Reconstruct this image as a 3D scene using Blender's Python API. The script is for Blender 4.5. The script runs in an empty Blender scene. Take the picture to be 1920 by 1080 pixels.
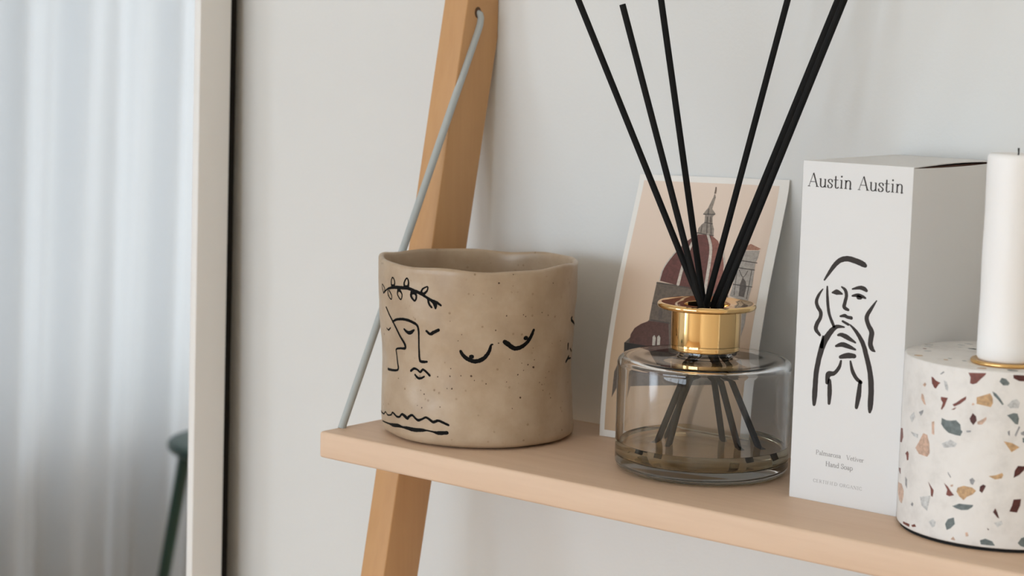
import bpy, bmesh, math, random
from mathutils import Vector, Matrix

# ------------------------------------------------------------------ camera, world, light, exposure
SC = bpy.context.scene
COL = SC.collection
H0 = 1.05                                    # height of the shelf top above the floor (m)
def W(p): return Vector((p[0]*.01, p[1]*.01, H0+p[2]*.01))   # shelf centimetres -> world metres

F_PX, YAW, PITCH, ROLL = 3574.27, .6767, .1276, .0247
cam_d = bpy.data.cameras.new('camera'); cam = bpy.data.objects.new('camera', cam_d); COL.objects.link(cam)
fw = Vector((-math.sin(YAW)*math.cos(PITCH), math.cos(YAW)*math.cos(PITCH), -math.sin(PITCH)))
rt = Vector((math.cos(YAW), math.sin(YAW), 0)); up = rt.cross(fw)
r2 = rt*math.cos(ROLL)+up*math.sin(ROLL); u2 = up*math.cos(ROLL)-rt*math.sin(ROLL)
M4 = Matrix((r2, u2, -fw)).transposed().to_4x4(); M4.translation = W((73.9255, -75.2886, 21.8461))
cam.matrix_world = M4
cam_d.sensor_width = 36; cam_d.lens = F_PX/1920*36; cam_d.clip_start = .05
cam_d.dof.use_dof = True; cam_d.dof.focus_distance = .985; cam_d.dof.aperture_fstop = 13
SC.camera = cam
SC.cycles.max_bounces = 20; SC.cycles.transmission_bounces = 18; SC.cycles.diffuse_bounces = 6; SC.cycles.transparent_max_bounces = 16

world = bpy.data.worlds.new('overcast_sky'); SC.world = world; world.use_nodes = True
bg = world.node_tree.nodes['Background']
bg.inputs[0].default_value = (.845, .97, 1.10, 1); bg.inputs[1].default_value = 8.2

# window opening in the left wall (metres)
WIN_X, WIN_Y0, WIN_Y1, WIN_Z0, WIN_Z1 = -2.3, -4.25, -.95, .48, 2.08
ROOM_Y0 = -4.7                               # front wall, with an unseen bare window added for fill light
W2_X0, W2_X1, W2_Z0, W2_Z1 = -1.75, 1.05, .80, 2.15
def portal(w, h, loc, rot):
    l = bpy.data.lights.new('window_portal', 'AREA'); l.shape = 'RECTANGLE'; l.size = w; l.size_y = h; l.cycles.is_portal = True
    o = bpy.data.objects.new('window_portal', l); COL.objects.link(o); o.location = loc; o.rotation_euler = rot
portal(WIN_Z1-WIN_Z0, WIN_Y1-WIN_Y0, (WIN_X-.10, (WIN_Y0+WIN_Y1)/2, (WIN_Z0+WIN_Z1)/2), (0, -math.pi/2, 0))
portal(W2_X1-W2_X0, W2_Z1-W2_Z0, ((W2_X0+W2_X1)/2, ROOM_Y0-.10, (W2_Z0+W2_Z1)/2), (math.pi/2, 0, 0))

vs = SC.view_settings
SC.display_settings.display_device = 'sRGB'
vs.view_transform = 'Standard'; vs.look = 'None'; vs.gamma = 1; vs.exposure = 0.0; vs.use_curve_mapping = False

# ------------------------------------------------------------------ materials
def mat(name, col, rough=.6, metal=0., spec=.5, **kw):
    m = bpy.data.materials.new(name); m.use_nodes = True
    b = m.node_tree.nodes['Principled BSDF']
    b.inputs['Base Color'].default_value = (*col, 1); b.inputs['Roughness'].default_value = rough
    b.inputs['Metallic'].default_value = metal; b.inputs['Specular IOR Level'].default_value = spec
    for k, v in kw.items(): b.inputs[k.replace('_', ' ')].default_value = v
    return m
def nd(m, t, **kw):
    n = m.node_tree.nodes.new(t)
    for k, v in kw.items(): setattr(n, k, v)
    return n
def lk(m, a, b): m.node_tree.links.new(a, b)
def bsdf(m): return m.node_tree.nodes['Principled BSDF']
def coords(m, scale=(1, 1, 1)):
    tc = nd(m, 'ShaderNodeTexCoord'); mp = nd(m, 'ShaderNodeMapping'); mp.inputs['Scale'].default_value = scale
    lk(m, tc.outputs['Object'], mp.inputs['Vector']); return mp.outputs['Vector']
def noise(m, vec, scale, detail=4, rough=.55):
    n = nd(m, 'ShaderNodeTexNoise'); n.inputs['Scale'].default_value = scale
    n.inputs['Detail'].default_value = detail; n.inputs['Roughness'].default_value = rough
    lk(m, vec, n.inputs['Vector']); return n.outputs['Fac']
def ramp(m, fac, stops):
    r = nd(m, 'ShaderNodeValToRGB'); e = r.color_ramp.elements
    e[0].position, e[0].color = stops[0][0], (*stops[0][1], 1)
    e[1].position, e[1].color = stops[-1][0], (*stops[-1][1], 1)
    for p, c in stops[1:-1]:
        x = e.new(p); x.color = (*c, 1)
    lk(m, fac, r.inputs['Fac']); return r.outputs['Color']
def bump(m, h, strength, dist=.001):
    b = nd(m, 'ShaderNodeBump'); b.inputs['Strength'].default_value = strength; b.inputs['Distance'].default_value = dist
    lk(m, h, b.inputs['Height']); lk(m, b.outputs['Normal'], bsdf(m).inputs['Normal'])
def mixc(m, fac, a, b):
    x = nd(m, 'ShaderNodeMix', data_type='RGBA')
    if isinstance(fac, float): x.inputs[0].default_value = fac
    else: lk(m, fac, x.inputs[0])
    for s, v in ((6, a), (7, b)):
        if isinstance(v, tuple): x.inputs[s].default_value = (*v, 1)
        else: lk(m, v, x.inputs[s])
    return x.outputs[2]

def plaster(name, c):
    m = mat(name, c, .92, spec=.2); v = coords(m)
    lk(m, ramp(m, noise(m, v, 5, 3), [(.3, tuple(x*.975 for x in c)), (.7, tuple(min(1, x*1.015) for x in c))]), bsdf(m).inputs['Base Color'])
    bump(m, noise(m, v, 420, 3), .18, .0006); return m
def wood(name, c, axis_scale, contrast=.14):
    m = mat(name, c, .5, spec=.35); v = coords(m, axis_scale)
    f = noise(m, v, 26, 6, .6); f2 = noise(m, coords(m, tuple(s*3.2 for s in axis_scale)), 70, 3, .6)
    lo = tuple(x*(1-contrast*(1+.5*i)) for i, x in enumerate(c)); hi = tuple(min(1, x*(1+contrast*.4)) for x in c)
    a = ramp(m, f, [(.28, lo), (.72, hi)])
    b = mixc(m, .25, a, ramp(m, f2, [(.35, lo), (.6, hi)]))
    lk(m, b, bsdf(m).inputs['Base Color']); bump(m, f2, .08, .0004); return m

MAT = {}
MAT['wall'] = plaster('white_wall_paint', (.725, .73, .72))
MAT['ceiling'] = plaster('ceiling_paint', (.82, .775, .70))
MAT['wall_warm'] = plaster('warm_grey_wall_paint', (.89, .80, .67))
MAT['floor'] = wood('oak_floor', (.58, .39, .23), (1, .12, 1))
MAT['board'] = wood('pale_beech', (.74, .55, .405), (.06, 1, 1), .10)
MAT['leg'] = wood('honey_beech', (.56, .32, .145), (1, 1, .06), .12)
MAT['rod'] = mat('grey_cord_metal', (.42, .45, .45), .55, spec=.4)
MAT['hole'] = mat('drilled_hole', (.10, .05, .025), .9)
MAT['white_frame'] = mat('white_lacquer_frame', (.82, .81, .79), .45)
MAT['mirror'] = mat('mirror_silver', (.90, .925, .94), .0, 1.)
MAT['gap_shade'] = mat('mirror_gap_shade', (.012, .010, .008), .95, spec=.1)  # near-black, stands in for the shade behind the mirror
MAT['ink'] = mat('black_ink', (.004, .004, .004), .8, spec=.15)
MAT['print_ink'] = mat('brown_black_print_ink', (.034, .028, .026), .8)
MAT['print_grey'] = mat('grey_print_ink', (.20, .19, .185), .85)
MAT['speck'] = mat('iron_speck', (.075, .038, .018), .6)
MAT['reed'] = mat('black_fibre_reed', (.004, .004, .004), .75, spec=.25)
MAT['gold'] = mat('polished_gold', (.90, .60, .27), .06, 1.)
MAT['gold_soft'] = mat('gold_dish', (.83, .53, .22), .22, 1.)
MAT['wax'] = mat('white_wax', (.90, .89, .88), .45, Subsurface_Weight=.25, Subsurface_Radius=(.01, .01, .01), Subsurface_Scale=.4)
MAT['wick'] = mat('burnt_wick', (.02, .018, .016), .9)
MAT['black_pad'] = mat('black_felt_pad', (.006, .006, .006), .95)
MAT['card_box'] = mat('white_carton', (.755, .755, .755), .65, spec=.35)
v_ = coords(MAT['card_box']); bump(MAT['card_box'], noise(MAT['card_box'], v_, 900, 2), .10, .0003)
MAT['carton_inside'] = mat('carton_inside', (.17, .08, .06), .9)
MAT['stool'] = mat('dark_green_lacquer', (.010, .045, .032), .4)
MAT['plastic_white'] = mat('white_window_frame', (.8, .8, .8), .4)
MAT['door'] = mat('dark_fill_window_frame', (.055, .032, .02), .45)

# speckled stoneware
m = MAT['stone'] = mat('speckled_stoneware', (.52, .43, .34), .42, spec=.45, Coat_Weight=.22, Coat_Roughness=.22)
v = coords(m)
base = ramp(m, noise(m, v, 38, 5, .6), [(.25, (.37, .265, .175)), (.5, (.44, .33, .225)), (.78, (.53, .42, .31))])
vo = nd(m, 'ShaderNodeTexVoronoi'); vo.inputs['Scale'].default_value = 260; lk(m, v, vo.inputs['Vector'])
spot = ramp(m, vo.outputs['Distance'], [(.13, (1, 1, 1)), (.22, (0, 0, 0))])
msk = ramp(m, noise(m, v, 120, 2), [(.54, (0, 0, 0)), (.66, (.75, .75, .75))])
mm = nd(m, 'ShaderNodeMix', data_type='RGBA', blend_type='MULTIPLY'); mm.inputs[0].default_value = 1
lk(m, spot, mm.inputs[6]); lk(m, msk, mm.inputs[7])
lk(m, mixc(m, mm.outputs[2], base, (.20, .12, .06)), bsdf(m).inputs['Base Color'])
rg = ramp(m, noise(m, v, 55, 4), [(.35, (.34, .34, .34)), (.7, (.6, .6, .6))]); lk(m, rg, bsdf(m).inputs['Roughness'])
bump(m, noise(m, v, 60, 5), .35, .0012)

# terrazzo
m = MAT['terrazzo'] = mat('terrazzo_matrix', (.80, .775, .745), .55, spec=.35); v = coords(m)
lk(m, ramp(m, noise(m, v, 70, 5, .65), [(.30, (.70, .675, .645)), (.5, (.80, .775, .745)), (.75, (.83, .81, .785))]), bsdf(m).inputs['Base Color'])
def chip_mat(n, c):
    m = mat(n, c, .5, spec=.4); v = coords(m)
    lk(m, ramp(m, noise(m, v, 420, 4, .7), [(.3, tuple(x*.62 for x in c)), (.7, tuple(min(1, x*1.25) for x in c))]), bsdf(m).inputs['Base Color'])
    return m
CHIP = dict(r=chip_mat('red_brown_chip', (.20, .062, .046)), d=chip_mat('dark_red_chip', (.085, .022, .018)),
            t=chip_mat('tan_chip', (.56, .36, .19)), p=chip_mat('pink_chip', (.62, .43, .33)), o=chip_mat('orange_chip', (.58, .27, .11)),
            g=chip_mat('grey_chip', (.33, .33, .34)), k=chip_mat('dark_grey_chip', (.155, .185, .185)), l=chip_mat('light_grey_chip', (.60, .605, .60)))

# glass, liquid, panes, curtain
m = MAT['glass'] = mat('clear_bottle_glass', (1, 1, 1), 0., Transmission_Weight=1., IOR=1.45)
m = MAT['liquid'] = mat('pale_amber_liquid', (.985, .90, .70), 0., Transmission_Weight=1., IOR=1.36)
def sheer(name, t, tcol, dcol, gloss=None, dmix=.45):
    m = bpy.data.materials.new(name); m.use_nodes = True; nt = m.node_tree; nt.nodes.remove(bsdf(m))
    tr = nd(m, 'ShaderNodeBsdfTransparent'); mx = nd(m, 'ShaderNodeMixShader'); out = nt.nodes['Material Output']
    if gloss is not None:
        g = nd(m, 'ShaderNodeBsdfGlossy'); g.inputs['Roughness'].default_value = 0
        fr = nd(m, 'ShaderNodeFresnel'); fr.inputs['IOR'].default_value = 1.45
        lk(m, fr.outputs[0], mx.inputs[0]); lk(m, tr.outputs[0], mx.inputs[1]); lk(m, g.outputs[0], mx.inputs[2])
    else:
        a = nd(m, 'ShaderNodeBsdfTranslucent'); a.inputs['Color'].default_value = (*tcol, 1)
        d = nd(m, 'ShaderNodeBsdfDiffuse'); d.inputs['Color'].default_value = (*dcol, 1)
        m2 = nd(m, 'ShaderNodeMixShader'); m2.inputs[0].default_value = dmix
        lk(m, a.outputs[0], m2.inputs[1]); lk(m, d.outputs[0], m2.inputs[2])
        mx.inputs[0].default_value = 1-t; lk(m, tr.outputs[0], mx.inputs[1]); lk(m, m2.outputs[0], mx.inputs[2])
    lk(m, mx.outputs[0], out.inputs['Surface']); return m
MAT['pane'] = sheer('window_pane', 0, None, None, gloss=1)
MAT['sheer'] = sheer('sheer_curtain_cloth', .55, (.9, .91, .92), (.86, .87, .88))
MAT['drape'] = sheer('white_drape_cloth', .0, (.165, .155, .146), (.84, .86, .88), dmix=.5)

# postcard print colours
MAT['card'] = mat('postcard_white', (.80, .775, .735), .55, spec=.35)
m = MAT['sky_print'] = mat('postcard_sky_print', (.70, .55, .43), .6); v = coords(m)
sx = nd(m, 'ShaderNodeSeparateXYZ'); lk(m, v, sx.inputs[0])
lk(m, ramp(m, sx.outputs['Z'], [(.0, (.56, .40, .26)), (.05, (.58, .42, .28)), (.11, (.72, .575, .47)), (.145, (.745, .61, .51))]), bsdf(m).inputs['Base Color'])
for n, c in dict(drum=(.135, .105, .082), dome=(.125, .042, .034), domelit=(.25, .10, .075), lantern=(.27, .225, .185), cross=(.16, .11, .08),
                 apse=(.095, .042, .032), roofline=(.022, .018, .015), tower=(.36, .32, .28), towertop=(.36, .18, .12), arch=(.10, .08, .068),
                 win=(.50, .46, .40), rib=(.56, .49, .42), line=(.085, .068, .056)).items():
    mm_ = MAT['print_'+n] = mat('postcard_'+n+'_print', c, .6); vv = coords(mm_)
    lk(mm_, ramp(mm_, noise(mm_, vv, 600, 4, .7), [(.3, tuple(x*.72 for x in c)), (.7, tuple(min(1, x*1.22) for x in c))]), bsdf(mm_).inputs['Base Color'])

# ------------------------------------------------------------------ builders
def tag(o, label=None, cat=None, group=None, kind=None):
    if label: o['label'] = label
    if cat: o['category'] = cat
    if group: o['group'] = group
    if kind: o['kind'] = kind
    return o
def root(name, base, label, cat, group=None):
    o = bpy.data.objects.new(name, None); o.empty_display_size = .02; COL.objects.link(o); o.location = W(base)
    return tag(o, label, cat, group)
def origin_of(o):
    l = Vector(o.location)
    while o.parent: o = o.parent; l += o.location
    return l
def mesh(name, verts, faces, material, parent=None, base=None, smooth=False, world=False, mats=None, midx=None, auto=None):
    """verts in shelf centimetres (or world metres when world); the origin sits at base or at the parent's origin"""
    P = [Vector(p) if world else W(p) for p in verts]
    o_ = origin_of(parent) if parent else ((Vector(base) if world else W(base)) if base is not None else Vector((0, 0, 0)))
    me = bpy.data.meshes.new(name); me.from_pydata([tuple(p-o_) for p in P], [], faces)
    for mt in (mats or [material]): me.materials.append(mt)
    if midx: me.polygons.foreach_set('material_index', midx)
    bm = bmesh.new(); bm.from_mesh(me); bmesh.ops.recalc_face_normals(bm, faces=bm.faces); bm.to_mesh(me); bm.free()
    if smooth:
        me.polygons.foreach_set('use_smooth', [True]*len(me.polygons))
        if auto:
            me.set_sharp_from_angle(angle=math.radians(auto))
    me.update()
    o = bpy.data.objects.new(name, me); COL.objects.link(o)
    if parent: o.parent = parent
    else: o.location = o_
    return o
def box_vf(x0, x1, y0, y1, z0, z1, b=0., seg=2):
    bm = bmesh.new(); bmesh.ops.create_cube(bm, size=1)
    for q in bm.verts: q.co = Vector(((x0+x1)/2+q.co.x*(x1-x0), (y0+y1)/2+q.co.y*(y1-y0), (z0+z1)/2+q.co.z*(z1-z0)))
    if b: bmesh.ops.bevel(bm, geom=list(bm.edges), offset=b, segments=seg, profile=.5, affect='EDGES')
    bm.verts.index_update()
    vf = ([tuple(q.co) for q in bm.verts], [tuple(q.index for q in f.verts) for f in bm.faces]); bm.free(); return vf
def join_vf(*parts):
    V, F = [], []
    for a, b in parts:
        n = len(V); V += list(a); F += [tuple(i+n for i in f) for f in b]
    return V, F
def lathe_vf(prof, n=96, c=(0, 0), cap0=True, cap1=True):
    V, F = [], []
    for r, z in prof:
        for i in range(n):
            a = 2*math.pi*i/n; V.append((c[0]+r*math.cos(a), c[1]+r*math.sin(a), z))
    for j in range(len(prof)-1):
        for i in range(n):
            k = (i+1) % n; F.append((j*n+i, j*n+k, (j+1)*n+k, (j+1)*n+i))
    if cap0: F.append(tuple(range(n))[::-1])
    if cap1: F.append(tuple(range((len(prof)-1)*n, len(prof)*n)))
    return V, F
def tube_vf(path, r, n=14):
    P = [Vector(p) for p in path]; V, F = [], []; ref = Vector((.3, .9, .2)).normalized()
    for i, p in enumerate(P):
        t = ((P[min(i+1, len(P)-1)]-P[max(i-1, 0)])).normalized()
        a = t.cross(ref).normalized(); b = t.cross(a); rr = r[i] if isinstance(r, list) else r
        for k in range(n):
            w = 2*math.pi*k/n; V.append(tuple(p+(a*math.cos(w)+b*math.sin(w))*rr))
    for j in range(len(P)-1):
        for k in range(n):
            q = (k+1) % n; F.append((j*n+k, j*n+q, (j+1)*n+q, (j+1)*n+k))
    F.append(tuple(range(n))[::-1]); F.append(tuple(range((len(P)-1)*n, len(P)*n)))
    return V, F
def arc(cx, cz, r, a0, a1, n=6):
    return [(cx+r*math.cos(math.radians(a0+(a1-a0)*i/n)), cz+r*math.sin(math.radians(a0+(a1-a0)*i/n))) for i in range(n+1)]
def smooth_path(pts, sub=6):
    """Catmull-Rom through (u, v, width) points"""
    if len(pts) < 3 or sub < 2:
        return [tuple(p) for p in pts]
    out = []
    for i in range(len(pts)-1):
        p0, p1, p2, p3 = pts[max(i-1, 0)], pts[i], pts[i+1], pts[min(i+2, len(pts)-1)]
        for k in range(sub):
            t = k/sub
            out.append(tuple(.5*(2*b+(c-a)*t+(2*a-5*b+4*c-d)*t*t+(3*b-a-3*c+d)*t**3) for a, b, c, d in zip(p0, p1, p2, p3)))
    out.append(tuple(pts[-1])); return out
def stroke_vf(pts, fmap, su=1., sub=6, jitter=0., rnd=None, caps=True):
    """brush stroke: pts (u, v, width), su scales u to length; fmap(u, v) -> 3D"""
    P = smooth_path(pts, sub); n = len(P); L, R = [], []
    def dirn(i):
        a, b = P[max(i-1, 0)], P[min(i+1, n-1)]
        dx, dy = (b[0]-a[0])*su, b[1]-a[1]; l = math.hypot(dx, dy) or 1; return dx/l, dy/l
    if caps:
        ring = []
        dx, dy = dirn(0); p = P[0]; h = p[2]/2
        head = [(p[0]+(-dx*math.sin(t)-dy*math.cos(t))*h/su, p[1]+(-dy*math.sin(t)+dx*math.cos(t))*h) for t in (math.pi*.25, math.pi*.5, math.pi*.75)]
        dx, dy = dirn(n-1); p = P[-1]; h = p[2]/2
        tail = [(p[0]+(dx*math.sin(t)+dy*math.cos(t))*h/su, p[1]+(dy*math.sin(t)-dx*math.cos(t))*h) for t in (math.pi*.25, math.pi*.5, math.pi*.75)]
    for i, p in enumerate(P):
        dx, dy = dirn(i); h = p[2]/2
        h1 = h*(1+(rnd.uniform(-jitter, jitter) if rnd else 0)); h2 = h*(1+(rnd.uniform(-jitter, jitter) if rnd else 0))
        L.append((p[0]-dy*h1/su, p[1]+dx*h1)); R.append((p[0]+dy*h2/su, p[1]-dx*h2))
    uv = L+R; F = [(i, i+1, n+i+1, n+i) for i in range(n-1)]
    if caps:
        k = len(uv); uv += head; F.append((0, n, k+2, k+1, k))
        k = len(uv); uv += tail; F.append((n-1, k+2, k+1, k, 2*n-1)[::-1])
    return [fmap(u, v) for u, v in uv], F
POT_T=[(0,-.02,5.30),(.4,-.063,5.41),(1,-.127,5.415),(2,-.18,5.388),(3,-.193,5.337),(4,-.192,5.333),(5,-.209,5.376),(6,-.221,5.44),(7,-.247,5.499),(8,-.236,5.561),(9,-.24,5.585),(9.8,-.25,5.60),(10.4,-.25,5.60)]
def lerp_tab(tab, z, k):
    if z <= tab[0][0]: return tab[0][k]
    for a, b in zip(tab, tab[1:]):
        if z <= b[0]:
            t = (z-a[0])/(b[0]-a[0]); t = t*t*(3-2*t)*.5+t*.5
            return a[k]+(b[k]-a[k])*t
    return tab[-1][k]
def pot_pt(th, z, off=0.0):
    """hand-pinched pot wall in cm, shelf coordinates"""
    sh = lerp_tab(POT_T, z, 1); R = lerp_tab(POT_T, z, 2)+off
    R += .035*math.sin(3*th+.7*z)*math.sin(.5*z+.3)+.02*math.sin(7*th-1.1*z)+.016*math.sin(11*th+2.3*z+1)
    return (6.1+.78*sh+R*math.cos(th), 6.5+.626*sh+R*math.sin(th), z)
POT_STROKES = [[(-2.0621, 8.052, 0.0654), (-1.9712, 8.335, 0.0654), (-1.8491, 8.499, 0.1089), (-1.7494, 8.552, 0.1307), (-1.6372, 8.586, 0.1198), (-1.5601, 8.51, 0.1198), (-1.4742, 8.394, 0.1089), (-1.3918, 8.194, 0.098), (-1.3354, 8.061, 0.1525), (-1.2811, 7.978, 0.1089), (-1.241, 7.85, 0.0654)], [(-1.8826, 8.504, 0.0871), (-1.8903, 8.799, 0.049), (-1.8624, 9.045, 0.0436), (-1.8278, 8.839, 0.049), (-1.8378, 8.534, 0.0871)], [(-1.6748, 8.618, 0.098), (-1.6812, 8.873, 0.0599), (-1.6459, 9.13, 0.049), (-1.623, 8.906, 0.0654), (-1.6322, 8.642, 0.098)], [(-1.4649, 8.442, 0.0871), (-1.445, 8.65, 0.0599), (-1.3896, 8.796, 0.049), (-1.3923, 8.585, 0.0599), (-1.4317, 8.383, 0.098)], [(-1.9626, 8.27, 0.0436), (-1.9598, 8.015, 0.0436), (-1.8997, 7.811, 0.0381), (-1.8913, 8.035, 0.0436), (-1.9394, 8.275, 0.0436)], [(-1.7719, 8.441, 0.0871), (-1.7843, 8.161, 0.0545), (-1.7347, 7.911, 0.0436), (-1.712, 8.18, 0.049), (-1.747, 8.429, 0.0871)], [(-1.5773, 8.458, 0.1198), (-1.5854, 8.174, 0.0926), (-1.5379, 7.96, 0.0654), (-1.5209, 8.209, 0.0763), (-1.5474, 8.463, 0.1307)], [(-1.3802, 8.131, 0.0871), (-1.3697, 7.884, 0.0763), (-1.3393, 7.7, 0.0654)], [(-1.3464, 8.056, 0.0763), (-1.3185, 7.924, 0.0763), (-1.2974, 7.665, 0.0654)], [(-1.3113, 8.034, 0.0871), (-1.2915, 7.866, 0.0763), (-1.2954, 7.676, 0.0545)], [(-2.0621, 8.052, 0.0436), (-2.107, 8.321, 0.0327), (-2.1118, 8.51, 0.0272), (-2.0466, 8.337, 0.0327), (-2.0433, 8.12, 0.0381)], [(-2.0034, 7.298, 0.0654), (-1.9445, 6.957, 0.0654), (-1.8821, 6.62, 0.0763), (-1.8164, 6.231, 0.0871), (-1.7502, 5.843, 0.0871), (-1.6885, 5.494, 0.1089), (-1.6873, 5.258, 0.098), (-1.766, 5.193, 0.0763), (-1.8484, 5.079, 0.0654), (-1.8436, 4.836, 0.0599), (-1.8295, 4.408, 0.0654), (-1.8198, 3.977, 0.0763), (-1.9237, 3.852, 0.0871), (-2.0447, 3.811, 0.098)], [(-1.8838, 6.564, 0.0654), (-1.8082, 6.755, 0.0871), (-1.6973, 6.847, 0.098), (-1.5964, 6.805, 0.1089), (-1.5156, 6.66, 0.098), (-1.4958, 6.39, 0.0763), (-1.4956, 5.847, 0.0599), (-1.497, 5.247, 0.0654), (-1.4929, 4.759, 0.0871), (-1.4686, 4.653, 0.1089), (-1.4073, 4.688, 0.0763)], [(-2.0499, 6.092, 0.0436), (-2.0019, 6.031, 0.0545), (-1.9429, 6.199, 0.0436)], [(-1.6893, 6.305, 0.0763), (-1.644, 6.167, 0.1525), (-1.6002, 6.179, 0.1416), (-1.5524, 6.355, 0.0654)], [(-1.3979, 6.38, 0.0871), (-1.358, 6.238, 0.098), (-1.3184, 6.349, 0.1198), (-1.2653, 6.507, 0.1089)], [(-1.6231, 4.046, 0.0871), (-1.5751, 4.205, 0.0871), (-1.5328, 4.173, 0.0763), (-1.4955, 4.06, 0.0763), (-1.4607, 4.22, 0.0871), (-1.4203, 4.123, 0.0871), (-1.3792, 3.945, 0.0871)], [(-1.5649, 3.867, 0.0763), (-1.5228, 3.709, 0.0926), (-1.4776, 3.749, 0.0763), (-1.4459, 3.851, 0.0545)], [(-2.349, 1.158, 0.0436), (-2.1665, 1.166, 0.049), (-2.0837, 1.365, 0.0436), (-2.0206, 1.263, 0.0545), (-1.9332, 1.351, 0.0545), (-1.8972, 1.512, 0.0654), (-1.8283, 1.367, 0.0763), (-1.7778, 1.385, 0.0763), (-1.7378, 1.557, 0.0871), (-1.6911, 1.488, 0.1307), (-1.6536, 1.411, 0.1198), (-1.6235, 1.545, 0.0871), (-1.58, 1.635, 0.0871), (-1.5397, 1.504, 0.0871), (-1.5008, 1.425, 0.098), (-1.4565, 1.511, 0.0763), (-1.4087, 1.64, 0.0763), (-1.369, 1.568, 0.0871), (-1.3252, 1.442, 0.098), (-1.2717, 1.538, 0.0871), (-1.225, 1.468, 0.0871), (-1.1641, 1.341, 0.0763)], [(-2.249, 0.685, 0.0436), (-2.007, 0.774, 0.0654), (-1.9169, 0.795, 0.1307), (-1.7945, 0.877, 0.1307), (-1.729, 0.855, 0.0763), (-1.6539, 0.866, 0.1198), (-1.5778, 0.847, 0.1961), (-1.4668, 0.906, 0.1307), (-1.3946, 0.93, 0.0545), (-1.3276, 0.901, 0.0654), (-1.2745, 0.865, 0.1307), (-1.1806, 0.917, 0.1307)], [(-1.041, 5.417, 0.1035), (-1.0191, 5.226, 0.1752), (-0.9789, 5.039, 0.1912), (-0.9211, 4.91, 0.1991), (-0.8781, 4.908, 0.1991), (-0.821, 5.03, 0.1991), (-0.7784, 5.259, 0.1752), (-0.7519, 5.537, 0.1195), (-0.7407, 5.788, 0.0717), (-0.7245, 5.836, 0.0478)], [(-0.9374, 5.146, 0.1991), (-0.9274, 5.147, 0.1991)], [(-0.6043, 5.969, 0.2151), (-0.5701, 5.837, 0.239), (-0.5152, 5.628, 0.219), (-0.4674, 5.592, 0.2071), (-0.4106, 5.686, 0.1991), (-0.353, 5.904, 0.1792), (-0.3136, 6.209, 0.1394), (-0.2889, 6.542, 0.0996)], [(-0.3804, 6.12, 0.2071), (-0.3686, 6.116, 0.2071)], [(0.3607, 6.904, 0.0797), (0.3523, 6.727, 0.1115), (0.6, 6.237, 0.0637)], [(0.3174, 5.408, 0.1274), (0.3295, 5.134, 0.1593)], [(0.431, 5.073, 0.0558), (0.5387, 4.82, 0.0558)], [(0.282, 4.44, 0.1035), (0.3822, 4.643, 0.1354)], [(0.3757, 4.547, 0.0797), (0.5151, 4.462, 0.0637)]]
POT_SPECKS = [(-0.4523, 4.126, 0.0418), (-0.9355, 4.078, 0.0478), (-1.1454, 4.429, 0.0358), (-1.0385, 4.07, 0.0299), (-0.5908, 7.382, 0.0418), (-0.6956, 6.604, 0.0418), (-0.2749, 4.486, 0.0597), (-0.341, 4.651, 0.0478), (-0.3894, 4.348, 0.0299), (-0.1096, 7.282, 0.0418), (-0.2003, 7.464, 0.0358), (-0.4178, 7.419, 0.0358), (-0.3926, 7.321, 0.0358), (-0.666, 5.903, 0.0418), (-1.067, 5.98, 0.0299), (-0.2609, 4.883, 0.0299), (-0.4126, 4.754, 0.0299), (-0.5485, 5.013, 0.0299), (-1.0308, 6.321, 0.0239), (0.1123, 5.738, 0.0358), (-0.1952, 3.609, 0.0358), (-0.0588, 4.127, 0.0299), (-0.9021, 3.846, 0.0299), (-0.0572, 4.934, 0.0239), (-0.0292, 5.683, 0.0239), (-0.7853, 3.672, 0.0358), (-0.5729, 3.759, 0.0299), (-0.1105, 3.829, 0.0269), (-0.2828, 5.539, 0.0239), (-1.1446, 7.018, 0.0239), (-1.442, 2.876, 0.0496), (-1.4594, 2.144, 0.0425), (-1.8047, 3.496, 0.0354), (-1.4874, 3.063, 0.0319), (-1.5163, 2.224, 0.0283), (-1.2877, 3.923, 0.0425), (-1.129, 3.346, 0.0496), (-1.0402, 4.074, 0.0354), (-0.9345, 4.086, 0.0566), (-1.1539, 4.007, 0.0425), (-1.1811, 3.326, 0.0319), (-1.2521, 2.286, 0.0319), (-0.6777, 9.167, 0.0564), (-0.0717, 9.031, 0.0376), (-0.5352, 9.618, 0.0313), (-0.9336, 4.114, 0.0313), (-0.2681, 4.459, 0.0501), (-0.4224, 2.872, 0.0501), (-0.0312, 2.662, 0.0376), (-0.1451, 3.149, 0.0313), (-0.1634, 3.473, 0.0313), (0.1895, 2.279, 0.0251), (-0.5107, 2.304, 0.0313), (0.2137, 9.107, 0.0251), (-0.7435, 8.34, 0.0251), (-0.9187, 8.509, 0.0251)]
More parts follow.
